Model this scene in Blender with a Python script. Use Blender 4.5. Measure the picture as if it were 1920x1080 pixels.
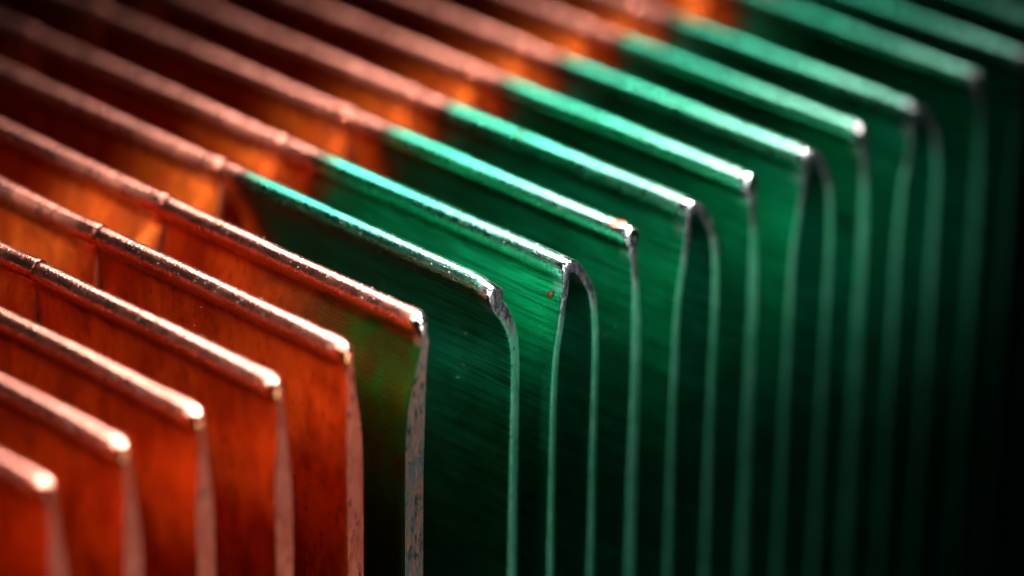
import bpy, math, random
from mathutils import Matrix, Vector, noise

S = 0.1                       # one fin pitch in scene units (the scene is modelled enlarged, see scale_length)
for o in list(bpy.data.objects):
    bpy.data.objects.remove(o)
sc = bpy.context.scene
sc.unit_settings.scale_length = 0.02
COL = sc.collection

# ------------------------------------------------------------------ camera
cam_data = bpy.data.cameras.new('camera')
cam = bpy.data.objects.new('camera', cam_data)
COL.objects.link(cam)
Rr = Vector((0.69939479, -0.71463552, 0.01195864))
Uu = Vector((0.30812319, 0.3165645, 0.89713266))
Ff = Vector((0.64490854, 0.62376517, -0.44159934))
Cc = Vector((-19.93768032, -26.29026434, 18.50188032)) * S
cam.matrix_world = Matrix(((Rr.x, Uu.x, -Ff.x, Cc.x), (Rr.y, Uu.y, -Ff.y, Cc.y),
                           (Rr.z, Uu.z, -Ff.z, Cc.z), (0, 0, 0, 1)))
cam_data.sensor_width = 36.0
cam_data.lens = 36.0 * 7567.67 / 1920.0
cam_data.clip_start = 0.05
cam_data.clip_end = 100.0
cam_data.dof.use_dof = True
cam_data.dof.focus_distance = 42.35 * S
cam_data.dof.aperture_fstop = cam_data.lens * 1e-3 / (1.95 * S)
cam_data.dof.aperture_blades = 0
sc.camera = cam

# ------------------------------------------------------------------ world and lamps
world = bpy.data.worlds.new('World')
sc.world = world
world.use_nodes = True
bg = world.node_tree.nodes['Background']
bg.inputs[0].default_value = (0.5, 0.55, 0.6, 1)
bg.inputs[1].default_value = 0.03

def softbox(name, direction, target, dist, sx, sy, radiance, color, spread=180, axis=None):
    L = bpy.data.lights.new(name, 'AREA')
    L.shape = 'RECTANGLE'
    L.size, L.size_y = sx * S, sy * S
    L.energy = radiance * math.pi * (sx * S) * (sy * S)
    L.color = color
    L.spread = math.radians(spread)
    o = bpy.data.objects.new(name, L)
    COL.objects.link(o)
    d = Vector(direction).normalized()
    o.location = (Vector(target) + d * dist) * S
    if axis is None:
        o.rotation_euler = d.to_track_quat('Z', 'Y').to_euler()
    else:                                   # local x (the long side) along the given axis
        y = d.cross(Vector(axis)).normalized()
        x = y.cross(d)
        o.rotation_euler = Matrix((x, y, d)).transposed().to_euler()
    return o

softbox('key_softbox', (0.38, 0.62, 0.68), (5.4, -1.0, 0), 26, 8, 4.2, 4.8, (1.0, 0.97, 0.93), 48)
softbox('side_softbox', (-0.52, 0.10, 0.84), (4.2, 0.0, -0.2), 14, 1.4, 1.4, 12.0, (1.0, 0.96, 0.9), 40)
softbox('added_joint_light', (-0.62, 0.05, 0.78), (9.0, 4.75, -0.3), 10, 1.0, 13, 4.6, (1.0, 0.93, 0.82), 12)  # added unseen lamp for the orange glow behind the joints
softbox('added_mouth_light', (-0.22, -0.74, 0.63), (9.6, 0.0, -0.30), 9, 10, 1.8, 2.3, (1.0, 0.97, 0.92), 17)  # added unseen lamp that brightens the fold mouths
softbox('added_tip_light', (0.33, 0.17, 0.93), (4.6, 0.1, 0.0), 12, 15, 1.0, 8.5, (1.0, 0.97, 0.94), 13, axis=(1, 0, 0))  # added unseen lamp for the glints on the fin tips
fr = softbox('front_softbox', (0.08, -0.98, -0.10), (4.8, 0.0, -4.4), 15, 4, 2.5, 7.4, (1.0, 0.95, 0.9), 80)
fr.rotation_euler.z += math.radians(2)

vs = sc.view_settings
vs.view_transform = 'Standard'
vs.look = 'None'
vs.exposure = 0.0
vs.gamma = 1.0
sc.cycles.max_bounces = 5
sc.cycles.use_light_tree = False
sc.cycles.glossy_bounces = 5
sc.cycles.diffuse_bounces = 3
sc.cycles.sample_clamp_indirect = 8.0

# ------------------------------------------------------------------ materials
class NT:
    def __init__(self, name):
        self.m = bpy.data.materials.new(name)
        self.m.use_nodes = True
        self.t = self.m.node_tree
        self.t.nodes.clear()
        self.out = self.t.nodes.new('ShaderNodeOutputMaterial')
        self.co = self.n('ShaderNodeTexCoord').outputs['Object']
        sep = self.n('ShaderNodeSeparateXYZ')
        self.l(self.co, sep.inputs[0])
        inv = 1.0 / S
        self.x = self.math('MULTIPLY', sep.outputs[0], inv)
        self.y = self.math('MULTIPLY', sep.outputs[1], inv)
        self.z = self.math('MULTIPLY', sep.outputs[2], inv)
        oi = self.n('ShaderNodeObjectInfo')
        self.rnd = self.math('MULTIPLY', oi.outputs['Random'], 57.0)
        self.cache = {}
    def n(self, t):
        return self.t.nodes.new(t)
    def l(self, a, b):
        self.t.links.new(a, b)
    def put(self, v, sock):
        if hasattr(v, 'is_linked') or isinstance(v, bpy.types.NodeSocket):
            self.l(v, sock)
        else:
            sock.default_value = v
    def math(self, op, a, b=0.0, c=None, clamp=False):
        n = self.n('ShaderNodeMath')
        n.operation = op
        n.use_clamp = clamp
        self.put(a, n.inputs[0]); self.put(b, n.inputs[1])
        if c is not None:
            self.put(c, n.inputs[2])
        return n.outputs[0]
    def vec(self, sx, sy, sz):
        n = self.n('ShaderNodeVectorMath')
        n.operation = 'MULTIPLY_ADD'
        self.l(self.co, n.inputs[0])
        n.inputs[1].default_value = (sx / S, sy / S, sz / S)
        self.l(self.rnd, n.inputs[2])
        return n.outputs[0]
    def noise(self, sc3, detail=3.0, rough=0.55, dist=0.0):
        n = self.n('ShaderNodeTexNoise')
        n.noise_dimensions = '3D'
        self.l(self.vec(*sc3), n.inputs['Vector'])
        n.inputs['Scale'].default_value = 1.0
        n.inputs['Detail'].default_value = detail
        n.inputs['Roughness'].default_value = rough
        n.inputs['Distortion'].default_value = dist
        return n.outputs['Fac']
    def ramp(self, v, a, b, lo=0.0, hi=1.0):          # smooth step from a to b
        n = self.n('ShaderNodeMapRange')
        n.interpolation_type = 'SMOOTHSTEP'
        self.put(v, n.inputs[0])
        for k, q in enumerate((a, b, lo, hi)):
            self.put(q, n.inputs[k + 1])
        return n.outputs[0]
    def mix(self, f, a, b):
        n = self.n('ShaderNodeMix')
        n.data_type = 'RGBA'
        self.put(f, n.inputs[0])
        self.put(a + (1,) if isinstance(a, tuple) else a, n.inputs[6])
        self.put(b + (1,) if isinstance(b, tuple) else b, n.inputs[7])
        return n.outputs[2]
    def bump(self, h, strength, dist, normal=None):
        n = self.n('ShaderNodeBump')
        n.inputs['Strength'].default_value = strength
        n.inputs['Distance'].default_value = dist * S
        self.l(h, n.inputs['Height'])
        if normal is not None:
            self.l(normal, n.inputs['Normal'])
        return n.outputs[0]
    def finish(self, col, rough, normal, metallic=1.0, coat=0.0, coat_rough=0.2, tint=None):
        b = self.n('ShaderNodeBsdfPrincipled')
        self.put(col, b.inputs['Base Color'])
        self.put(rough, b.inputs['Roughness'])
        self.put(metallic, b.inputs['Metallic'])
        self.put(coat, b.inputs['Coat Weight'])
        b.inputs['Coat Roughness'].default_value = coat_rough
        if tint is not None:
            b.inputs['Specular Tint'].default_value = tint + (1,)
        if normal is not None:
            self.l(normal, b.inputs['Normal'])
            self.l(normal, b.inputs['Coat Normal'])
        self.l(b.outputs[0], self.out.inputs[0])
        return self.m

COP_A, COP_B, COP_D, COP_C = (0.84, 0.165, 0.017), (0.62, 0.085, 0.008), (0.20, 0.016, 0.005), (0.76, 0.25, 0.17)
GRN_A, GRN_B, GRN_D, GRN_C = (0.004, 0.39, 0.20), (0.003, 0.29, 0.125), (0.003, 0.07, 0.02), (0.02, 0.47, 0.27)  # green light from the right is put into these colours

def relief(t, streaks):
    """fine grain of rolled sheet, drawn lines along the fin, slow dents"""
    grain = t.noise((36, 24, 36), 2, 0.7)
    lines = t.noise((3, 0.9, 70), 1, 0.6)
    h = t.math('MULTIPLY_ADD', lines, streaks * 0.8, t.math('MULTIPLY', grain, 0.5))
    n = t.bump(h, 0.7, 0.018)
    return n, grain, lines

def surface(t):
    """roughness and metalness: the crest is rubbed bright, the walls are matt"""
    wall = t.ramp(t.z, -0.22, -0.36)
    v = t.noise((5, 5, 5), 2)
    r = t.math('ADD', t.ramp(v, 0.3, 0.7, 0.24, 0.32), t.math('MULTIPLY', wall, 0.2))
    tip = t.math('MULTIPLY', t.ramp(t.y, 0.16, 0.06), t.ramp(t.z, -0.24, -0.14))      # ends rubbed smooth
    r = t.math('SUBTRACT', r, t.math('MULTIPLY', tip, 0.18))
    return r, t.math('SUBTRACT', 1.0, t.math('MULTIPLY', wall, 0.12)), t.math('SUBTRACT', 0.6, t.math('MULTIPLY', wall, 0.5))

def copper_colour(t):
    blot = t.noise((2.0, 2.8, 1.3), 3, 0.62, 0.6)
    fine = t.noise((9, 16, 5), 2, 0.6)
    c = t.mix(t.ramp(blot, 0.35, 0.68), COP_A, COP_B)
    c = t.mix(t.ramp(t.noise((3, 3.0, 1.4), 3, 0.6), 0.45, 0.72, 0, 0.6), c, (0.30, 0.035, 0.006))
    c = t.mix(t.ramp(fine, 0.58, 0.78, 0, 0.8), c, COP_D)
    c = t.mix(t.ramp(t.z, -0.26, -0.20), c, (0.95, 0.42, 0.13))  # orange reflection of the next fin painted on the lower bead
    return t.mix(t.ramp(t.z, -0.17, -0.09), c, COP_C)       # rubbed crest, its pink highlight put into the colour

def green_colour(t, lines):
    blot = t.noise((2.0, 1.6, 1.4), 3, 0.6, 0.4)
    fine = t.noise((14, 14, 14), 2, 0.6)
    c = t.mix(t.ramp(blot, 0.35, 0.7), GRN_A, GRN_B)
    c = t.mix(t.ramp(lines, 0.46, 0.58, 0, 0.75), c, GRN_D)
    crest_highlight = t.mix(t.ramp(t.math('ADD', t.y, t.math('MULTIPLY', blot, 1.2)), 3.2, 0.5), GRN_C, (0.18, 0.52, 0.37))  # crest highlight painted in, paler towards the tips
    c = t.mix(t.ramp(t.z, -0.20, -0.09), c, crest_highlight)
    return t.mix(t.ramp(fine, 0.66, 0.80, 0, 0.7), c, GRN_D)

def mat_copper():
    t = NT('copper_sheet')
    n, grain, lines = relief(t, 0.25)
    c = copper_colour(t)
    r, met, coat = surface(t)
    return t.finish(c, r, n, metallic=met, coat=coat, coat_rough=0.3)

def mat_green():
    t = NT('green_lit_sheet')  # green light painted as sheet colour, plain copper behind the joint
    n, grain, lines = relief(t, 0.55)
    wob = t.math('MULTIPLY', t.math('SUBTRACT', t.noise((3, 3, 3), 4), 0.5), 0.5)
    yy = t.math('ADD', t.y, wob)
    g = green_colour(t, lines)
    c = t.mix(t.ramp(yy, 3.45, 3.85), g, (0.10, 0.035, 0.012))
    c = t.mix(t.ramp(yy, 3.75, 4.05), c, copper_colour(t))
    # bare, tinned metal where the crest was cut and crimped
    wob2 = t.math('MULTIPLY', t.math('SUBTRACT', t.noise((12, 12, 12), 4), 0.5), 0.22)
    tip = t.math('MULTIPLY', t.ramp(t.math('ADD', t.y, wob2), 0.20, 0.08), t.ramp(t.math('ADD', t.z, wob2), -0.42, -0.24))
    c = t.mix(tip, c, (0.42, 0.47, 0.48))
    rust = t.math('MULTIPLY', t.ramp(t.noise((16, 16, 16), 3), 0.66, 0.72),
                  t.math('MULTIPLY', t.ramp(t.y, 0.7, 0.2), t.ramp(t.z, -0.5, -0.2)))
    c = t.mix(rust, c, (0.45, 0.09, 0.05))
    r, met, coat = surface(t)
    return t.finish(c, r, n, metallic=met, coat=coat, coat_rough=0.28)

def mat_brown_green():
    """the fin between both colours: copper crest, face going from brown to green towards the front"""
    t = NT('brown_green_sheet')
    n, grain, lines = relief(t, 0.3)
    c = copper_colour(t)
    wob = t.math('MULTIPLY', t.math('SUBTRACT', t.noise((4, 4, 4), 5), 0.5), 0.9)
    face = t.ramp(t.math('ADD', t.z, t.math('MULTIPLY', wob, 0.15)), -0.18, -0.34)
    green = t.mix(t.ramp(t.noise((3, 3, 2), 4), 0.35, 0.65), (0.012, 0.13, 0.014), (0.035, 0.06, 0.008))
    st = t.mix(t.ramp(t.math('ADD', t.y, wob), 0.5, 2.0), green, (0.20, 0.06, 0.014))
    st = t.mix(t.ramp(t.math('ADD', t.y, wob), 1.3, 3.0), st, c)
    c = t.mix(face, c, st)
    tip = t.math('MULTIPLY', t.ramp(t.math('ADD', t.y, t.math('MULTIPLY', wob, 0.2)), 0.16, 0.05), t.ramp(t.z, -0.4, -0.25))
    c = t.mix(tip, c, (0.5, 0.5, 0.47))
    r, met, coat = surface(t)
    return t.finish(c, r, n, metallic=met, coat=coat, coat_rough=0.3)

def mat_edge(name, a, b, dark, amount, metal=0.5, tinned=False, fine=1.0):
    t = NT(name)
    g = t.noise((40, 40, 22), 4, 0.65)
    big = t.noise((6 * fine, 6 * fine, 2.2 * fine), 5, 0.7, 0.8)
    pits = t.noise((13, 13, 6), 5, 0.7)
    c = t.mix(t.ramp(big, 0.42, 0.58), a, b)
    c = t.mix(t.ramp(pits, amount, amount + 0.09, 0, 0.95), c, dark)
    m = metal
    if tinned:
        tin = t.ramp(t.math('ADD', t.z, t.math('MULTIPLY', big, 0.5)), -0.62, -0.15)
        c = t.mix(tin, c, t.mix(t.ramp(pits, 0.4, 0.65), (0.30, 0.34, 0.36), (0.05, 0.065, 0.07)))
        m = t.math('ADD', t.math('MULTIPLY', tin, 1.0 - metal), metal)
    n = t.bump(t.math('MULTIPLY_ADD', pits, 2.0, g), 0.5, 0.011)
    return t.finish(c, t.ramp(g, 0.3, 0.7, 0.30, 0.55), n, metallic=m)

M_COP, M_GRN, M_BRG = mat_copper(), mat_green(), mat_brown_green()
M_ECOP = mat_edge('cut_copper_edge', (0.46, 0.085, 0.040), (0.58, 0.14, 0.080), (0.06, 0.012, 0.008), 0.55)
M_EGRN = mat_edge('cut_green_edge', (0.03, 0.25, 0.13), (0.07, 0.32, 0.20), (0.005, 0.025, 0.015), 0.58, tinned=True)  # same green light put into the edge colour
M_EBRG = mat_edge('patinated_edge', (0.075, 0.115, 0.12), (0.24, 0.13, 0.09), (0.015, 0.015, 0.015), 0.54, fine=2.2)

def mat_plain(name, col, rough, metal):
    t = NT(name)
    g = t.noise((8, 8, 8), 4)
    c = t.mix(g, col, tuple(v * 0.6 for v in col))
    return t.finish(c, rough, t.bump(g, 0.3, 0.02), metallic=metal)
M_BASE = mat_plain('dark_copper_base', (0.25, 0.08, 0.04), 0.5, 1.0)
M_RUST = mat_plain('bare_red_copper', (0.50, 0.10, 0.06), 0.4, 0.8)
M_DUST = mat_plain('pale_dust', (0.75, 0.72, 0.68), 0.6, 0.0)
M_FLOOR = mat_plain('black_table', (0.01, 0.01, 0.011), 0.5, 0.0)

# ------------------------------------------------------------------ geometry of one folded fin
DEPTH = 10.0
def smooth_path(pts, step):
    """Catmull-Rom through control points (x, z, half thickness)"""
    out = []
    P = [pts[0]] + list(pts) + [pts[-1]]
    for i in range(1, len(P) - 2):
        p0, p1, p2, p3 = P[i - 1], P[i], P[i + 1], P[i + 2]
        d = math.hypot(p2[0] - p1[0], p2[1] - p1[1])
        n = max(2, min(14, int(d / step) + 1))
        for k in range(n):
            u = k / n
            out.append(tuple(0.5 * (2 * p1[a] + (p2[a] - p0[a]) * u + (2 * p0[a] - 5 * p1[a] + 4 * p2[a] - p3[a]) * u * u
                             + (3 * p1[a] - p0[a] - 3 * p2[a] + p3[a]) * u ** 3) for a in range(3)))
    out.append(tuple(pts[-1]))
    return out

def pinched_profile(off, wb, r=0.125, lean=0.0):
    """a fold pressed shut: round bead on a narrow neck that widens to the doubled sheet"""
    h = wb / 2
    path = [(off, -DEPTH, h), (off, -4.0, h), (off, -2.0, h), (off * 0.9, -1.35, h), (off * 0.7 + lean, -0.95, h * 0.86),
            (off * 0.35 + lean * 0.8, -0.62, max(0.055, h * 0.55)), (lean * 0.3, -0.36, 0.058), (0, -0.27, 0.068)]
    res = smooth_path(path, 0.07)[:-1]
    c = -r
    for k in range(14):
        a = -math.radians(52) + (math.radians(90 + 52)) * k / 13
        res.append((0.0, c + r * math.sin(a), r * math.cos(a)))
    return res

def open_profile(xl, xr, t=0.112, r=0.13):
    """an open fold: near wall, round crest, far wall that swings out"""
    h = t / 2
    path = [(xl, -DEPTH, h), (xl, -4.0, h), (xl, -2.0, h), (xl + 0.005, -1.5, h), (xl * 0.86, -1.05, h), (xl * 0.60, -0.72, h * 0.95),
            (xl * 0.36 - 0.01, -0.45, h * 0.92), (-0.055, -0.27, h * 0.9), (-0.058, -0.165, h * 1.12), (-0.03, -0.095, h * 1.35),
            (0.03, -0.087, h * 1.4), (0.11, -0.130, h * 1.3), (0.20, -0.24, h), (xr * 0.78, -0.47, h), (xr * 0.92, -0.75, h),
            (xr, -1.2, h), (xr, -2.0, h), (xr, -4.0, h), (xr, -DEPTH, h)]
    return smooth_path(path, 0.06)

def swept_profile(off, wb, r=0.125):
    """a shut fold whose crest runs over to one side in an even curve"""
    h = wb / 2
    path = [(off, -DEPTH, h), (off, -4.0, h), (off, -2.0, h), (off, -1.2, h), (off - 0.01, -0.92, h), (off - 0.05, -0.70, h * 1.1),
            (off * 0.55, -0.48, h * 1.2), (off * 0.22, -0.30, h * 1.3)]
    res = smooth_path(path, 0.06)[:-1]
    for k in range(14):
        a = -math.radians(40) + math.radians(130) * k / 13
        res.append((0.02 * (1 - k / 13), -r + r * math.sin(a), r * math.cos(a)))
    return res

def rings(y0, y1, bev0, bev1):
    ys = [y0 + bev0 * k for k in (0.0, 0.07, 0.25, 0.55, 1.0)]
    y = y0 + bev0 * 1.0
    end = y1 - bev1
    n = max(6, int((end - y) / 0.085))
    ys += [y + (end - y) * k / n for k in range(1, n + 1)]
    ys += [end + bev1 * k for k in (0.45, 0.75, 0.93, 1.0)]
    return ys

def section(name, prof, y0, y1, mats, seed, joint_front=False, joint_back=True, parent=None, mid=False, dome=0.05, bend=0.0):
    bev0 = dome
    dmin = 0.80 if bend else 0.88 if joint_front else 0.25
    bev1 = 0.05
    ys = rings(y0, y1, bev0, bev1)
    N = len(prof)
    nrm = []
    for i in range(N):
        a, b = prof[max(0, i - 1)], prof[min(N - 1, i + 1)]
        dx, dz = b[0] - a[0], b[1] - a[1]
        L = math.hypot(dx, dz) or 1e-6
        nrm.append((-dz / L, dx / L))
    pinch = prof[-1][2] < 1e-4          # closed at the top
    verts, faces, fm = [], [], []
    for y in ys:
        e = ec = 1.0
        if y - y0 < bev0:
            q = 1 - (y - y0) / bev0
            e = 0.80 + 0.20 * math.sqrt(max(0, 1 - q * q))
            ec = dmin + (1 - dmin) * math.sqrt(max(0, 1 - q * q))
        elif y1 - y < bev1:
            q = 1 - (y1 - y) / bev1
            e = ec = 0.9 + 0.1 * math.sqrt(max(0, 1 - q * q))
        left, right = [], []
        u = y - y0
        for i in range(N):
            cx, cz, h = prof[i]
            nx, nz = nrm[i]
            if pinch and cz > -0.30:
                nx, nz = -1.0, 0.0
            hh = h * (ec if pinch and cz > -0.26 else e)
            zz = cz
            if pinch and cz > -0.25:
                zz = -0.125 + (cz + 0.125) * (ec if cz > -0.125 else 1.0)
            # slow waves in the sheet, dents at the joints, a raised lip just behind each joint
            w = noise.noise(Vector((seed * 7.3, y * 0.55, cz * 0.5))) * 0.022 + noise.noise(Vector((seed * 3.1, y * 1.9, cz * 1.4 + 9))) * 0.007
            depthf = min(1.0, max(0.0, (-cz - 0.2) / 0.4))
            ox = w * (0.12 + 0.88 * depthf) * min(1.0, 0.35 + 0.65 * y)
            oz = noise.noise(Vector((seed * 5.7, y * 0.8, 3))) * 0.014 + noise.noise(Vector((seed * 9.7, y * 5.0, 8))) * 0.0012
            if joint_front:
                d2 = min(1.0, max(0.0, (-cz - 0.22) / 0.75))
                ox += -0.27 * d2 * (2 - d2) * math.exp(-(u / 0.75) ** 2) * (1 - 0.6 * math.exp(-(u / 0.12) ** 2))
                oz += 0.009 * math.exp(-(u / 0.22) ** 2)
                ox += 0.012 * math.exp(-(u / 0.2) ** 2)
            if joint_back and y1 - y < 0.6:
                oz -= 0.006 * math.exp(-((y1 - y) / 0.2) ** 2)
                ox += 0.03 * depthf * math.exp(-((y1 - y) / 0.25) ** 2)
            if bend:
                oz -= 0.06 * math.exp(-(u / 0.22) ** 2) * max(0, 1 + cz * 2)
            left.append((cx + nx * hh + ox, y, zz + nz * hh + oz))
            right.append((cx - nx * hh + ox, y, zz - nz * hh + oz))
        verts += [tuple(c * S for c in p) for p in left + right]
    W = 2 * N
    for j in range(len(ys) - 1):
        a, b = j * W, (j + 1) * W
        for i in range(N - 1):
            faces.append((a + i, a + i + 1, b + i + 1, b + i)); fm.append(0)
            faces.append((a + N + i + 1, a + N + i, b + N + i, b + N + i + 1)); fm.append(0)
        faces.append((a + N - 1, a + W - 1, b + W - 1, b + N - 1)); fm.append(0)
    for base, flip in ((0, False), ((len(ys) - 1) * W, True)):
        for i in range(N - 1):
            f = (base + i, base + N + i, base + N + i + 1, base + i + 1)
            faces.append(f[::-1] if flip else f); fm.append(1)
    me = bpy.data.meshes.new(name)
    me.from_pydata(verts, [], faces)
    for m in mats:
        me.materials.append(m)
    me.polygons.foreach_set('material_index', fm)
    me.polygons.foreach_set('use_smooth', [True] * len(faces))
    me.validate()
    me.update()
    me.set_sharp_from_angle(angle=math.radians(48))
    o = bpy.data.objects.new(name, me)
    COL.objects.link(o)
    if parent is not None:
        o.parent = parent
    return o

def dust_on(fin, prof, seed, n, y1, mat):
    """specks lying on the crest and clinging to the face"""
    rng = random.Random(seed * 131 + 7)
    V, F = [], []
    N = len(prof)
    pinch = prof[-1][2] < 1e-4
    for _ in range(n):
        y = 0.12 + rng.random() ** 1.3 * (y1 - 0.2)
        if seed == 7 and y < 0.45:
            continue
        if rng.random() < 0.75:
            a = math.radians(rng.uniform(-60, 60))
            r = 0.123
            x, z = r * math.sin(a), -0.125 + r * math.cos(a)
        else:
            i = rng.randrange(N)
            cx, cz, h = prof[i]
            if cz < -2.2:
                continue
            x, z = cx - h * 0.97, cz
            if cz > -0.3:
                continue
        z += noise.noise(Vector((seed * 5.7, y * 0.8, 3))) * 0.014
        s = 0.0035 + (0.010 if z > -0.3 else 0.004) * rng.random() ** 4
        b = len(V)
        for dx, dy, dz in ((1, 0, 0), (-1, 0, 0), (0, 1, 0), (0, -1, 0), (0, 0, 1), (0, 0, -1)):
            q = s * rng.uniform(0.6, 1.3)
            V.append(((x + dx * q) * S, (y + dy * q * 1.2) * S, (z + dz * q) * S))
        for f in ((0, 2, 4), (2, 1, 4), (1, 3, 4), (3, 0, 4), (2, 0, 5), (1, 2, 5), (3, 1, 5), (0, 3, 5)):
            F.append(tuple(b + k for k in f))
    me = bpy.data.meshes.new('dust')
    me.from_pydata(V, [], F)
    me.materials.append(mat)
    o = bpy.data.objects.new('dust', me)
    COL.objects.link(o)
    o.parent = fin
    o['kind'] = 'stuff'
    return o

# ------------------------------------------------------------------ the heat sink
sink = bpy.data.objects.new('heat_sink', None)
COL.objects.link(sink)
sink.location = (10 * S, 6 * S, -DEPTH * S)
sink['label'] = 'heat sink of parallel folded metal fins, copper at left and coloured as if lit green at right'
sink['category'] = 'heat sink'
ORG = Vector((10 * S, 6 * S, -DEPTH * S))

#        x offset, y of the cut front end
TIP = {1: (0.008, -0.012), 2: (0.029, 0.084), 3: (-0.011, 0.078), 4: (-0.021, 0.025), 5: (0.0, 0.087), 6: (0.003, 0.033),
       7: (0.06, 0.06), 8: (-0.001, -0.12), 9: (0.06, -0.06), 10: (0.014, -0.044), 11: (0.009, -0.04), 12: (-0.047, -0.059),
       13: (-0.065, -0.028), 14: (-0.158, -0.066), 15: (0.10, 0.0)}
JOINT = {4: 3.74, 5: 3.95, 6: 4.015, 7: 4.28, 8: 4.27, 9: 4.29, 10: 4.21, 11: 4.2, 12: 4.28, 13: 4.2}
rng = random.Random(5)
FINS = {}
for i in range(-2, 23):
    dx, dy = TIP.get(i, (rng.uniform(-0.05, 0.05), rng.uniform(-0.05, 0.05)))
    j1 = JOINT.get(i, 4.15 + rng.uniform(-0.08, 0.08)) - dy
    j2 = 8.65 - dy + rng.uniform(-0.06, 0.06)
    if i <= 5:
        kind, mats, pr = 'copper_fin', (M_COP, M_ECOP), pinched_profile(rng.uniform(0.0, 0.06), 0.28)
    elif i == 6:
        kind, mats, pr = 'brown_green_fin', (M_BRG, M_EBRG), pinched_profile(-0.15, 0.33, lean=0.0)
    elif i == 7:
        kind, mats, pr = 'green_fin', (M_GRN, M_EGRN), swept_profile(0.31, 0.15)
    elif i % 2 == 0:
        kind, mats, pr = 'green_fin', (M_GRN, M_EGRN), open_profile(-0.24 + rng.uniform(-0.02, 0.03), 0.42 + rng.uniform(-0.02, 0.03))
    else:
        kind, mats, pr = 'green_fin', (M_GRN, M_EGRN), pinched_profile(0.05 + rng.uniform(-0.01, 0.03), 0.17)
    prear = pr if i <= 6 else pinched_profile(0.0, 0.2)
    o = section(kind, pr, 0.0, j1, mats, i, joint_front=False, parent=sink, dome=0.20 if i < 7 else 0.06, bend=0.30 if i == 7 else 0.0)
    o.location = Vector(((i + dx) * S, dy * S, 0)) - ORG
    FINS[i] = o
    rm = (M_COP, M_ECOP)
    mdl = section('middle_section', prear, j1 + 0.012, j2, rm, i + 40, joint_front=True, parent=o)
    rear = section('rear_section', prear, j2 + 0.012, 13.4 - dy, rm, i + 80, joint_front=True, joint_back=False, parent=o)
    if i == 6:
        o['label'] = 'fin with copper crest and brown to green face'
    elif i == 7:
        o['label'] = 'green fin with a crimped rounded corner covering its mouth'
    elif i > 7:
        mdl['label'] = 'copper coloured section behind the green front section'
    if 2 <= i <= 12:
        dust_on(o, pr, i, 260 if 4 <= i <= 10 else 120, j1, M_DUST)

def bare_patch(fin, loc, rad, nrm, seed):
    """a small red spot: a low irregular scab of bare copper, partly sunk into the sheet"""
    rg = random.Random(seed)
    n = Vector(nrm).normalized()
    a = n.orthogonal().normalized()
    b = n.cross(a)
    c = Vector(loc)
    V = [c + n * 0.006]
    for ring, hgt in ((0.55, 0.005), (1.0, -0.004)):
        for k in range(10):
            q = 2 * math.pi * k / 10
            r = rad * ring * rg.uniform(0.75, 1.2)
            V.append(c + a * r * math.cos(q) + b * r * math.sin(q) * 1.25 + n * hgt)
    F = [(0, 1 + k, 1 + (k + 1) % 10) for k in range(10)]
    F += [(1 + k, 11 + k, 11 + (k + 1) % 10, 1 + (k + 1) % 10) for k in range(10)]
    me = bpy.data.meshes.new('bare_patch')
    me.from_pydata([tuple(v * S) for v in V], [], F)
    me.materials.append(M_RUST)
    me.polygons.foreach_set('use_smooth', [True] * len(F))
    o = bpy.data.objects.new('bare_patch', me)
    COL.objects.link(o)
    o.parent = fin
    return o
bare_patch(FINS[8], (-0.155, 0.15, -0.40), 0.035, (-1, 0, 0.2), 3)
bare_patch(FINS[9], (-0.03, 0.24, -0.006), 0.075, (-0.2, 0, 1), 4)
bare_patch(FINS[10], (-0.03, 2.6, -0.006), 0.03, (-0.2, 0, 1), 5)

# base plate under the fins and the table it stands on
def slab(name, x0, x1, y0, y1, z0, z1, mat, bevel):
    import bmesh
    bm = bmesh.new()
    bmesh.ops.create_cube(bm, size=1.0)
    for v in bm.verts:
        v.co = Vector(((x0 + x1) / 2 + v.co.x * (x1 - x0), (y0 + y1) / 2 + v.co.y * (y1 - y0), (z0 + z1) / 2 + v.co.z * (z1 - z0))) * S
    bmesh.ops.bevel(bm, geom=list(bm.edges), offset=bevel * S, segments=3, affect='EDGES')
    me = bpy.data.meshes.new(name)
    bm.to_mesh(me); bm.free()
    me.materials.append(mat)
    o = bpy.data.objects.new(name, me)
    COL.objects.link(o)
    return o
base = slab('base_plate', -3.2, 23.2, -0.6, 14.0, -DEPTH - 0.8, -DEPTH + 0.05, M_BASE, 0.08)
base.parent = sink
base.location = -ORG
table = slab('table', -60, 80, -60, 80, -DEPTH - 2.0, -DEPTH - 0.804, M_FLOOR, 0.1)
table['kind'] = 'structure'
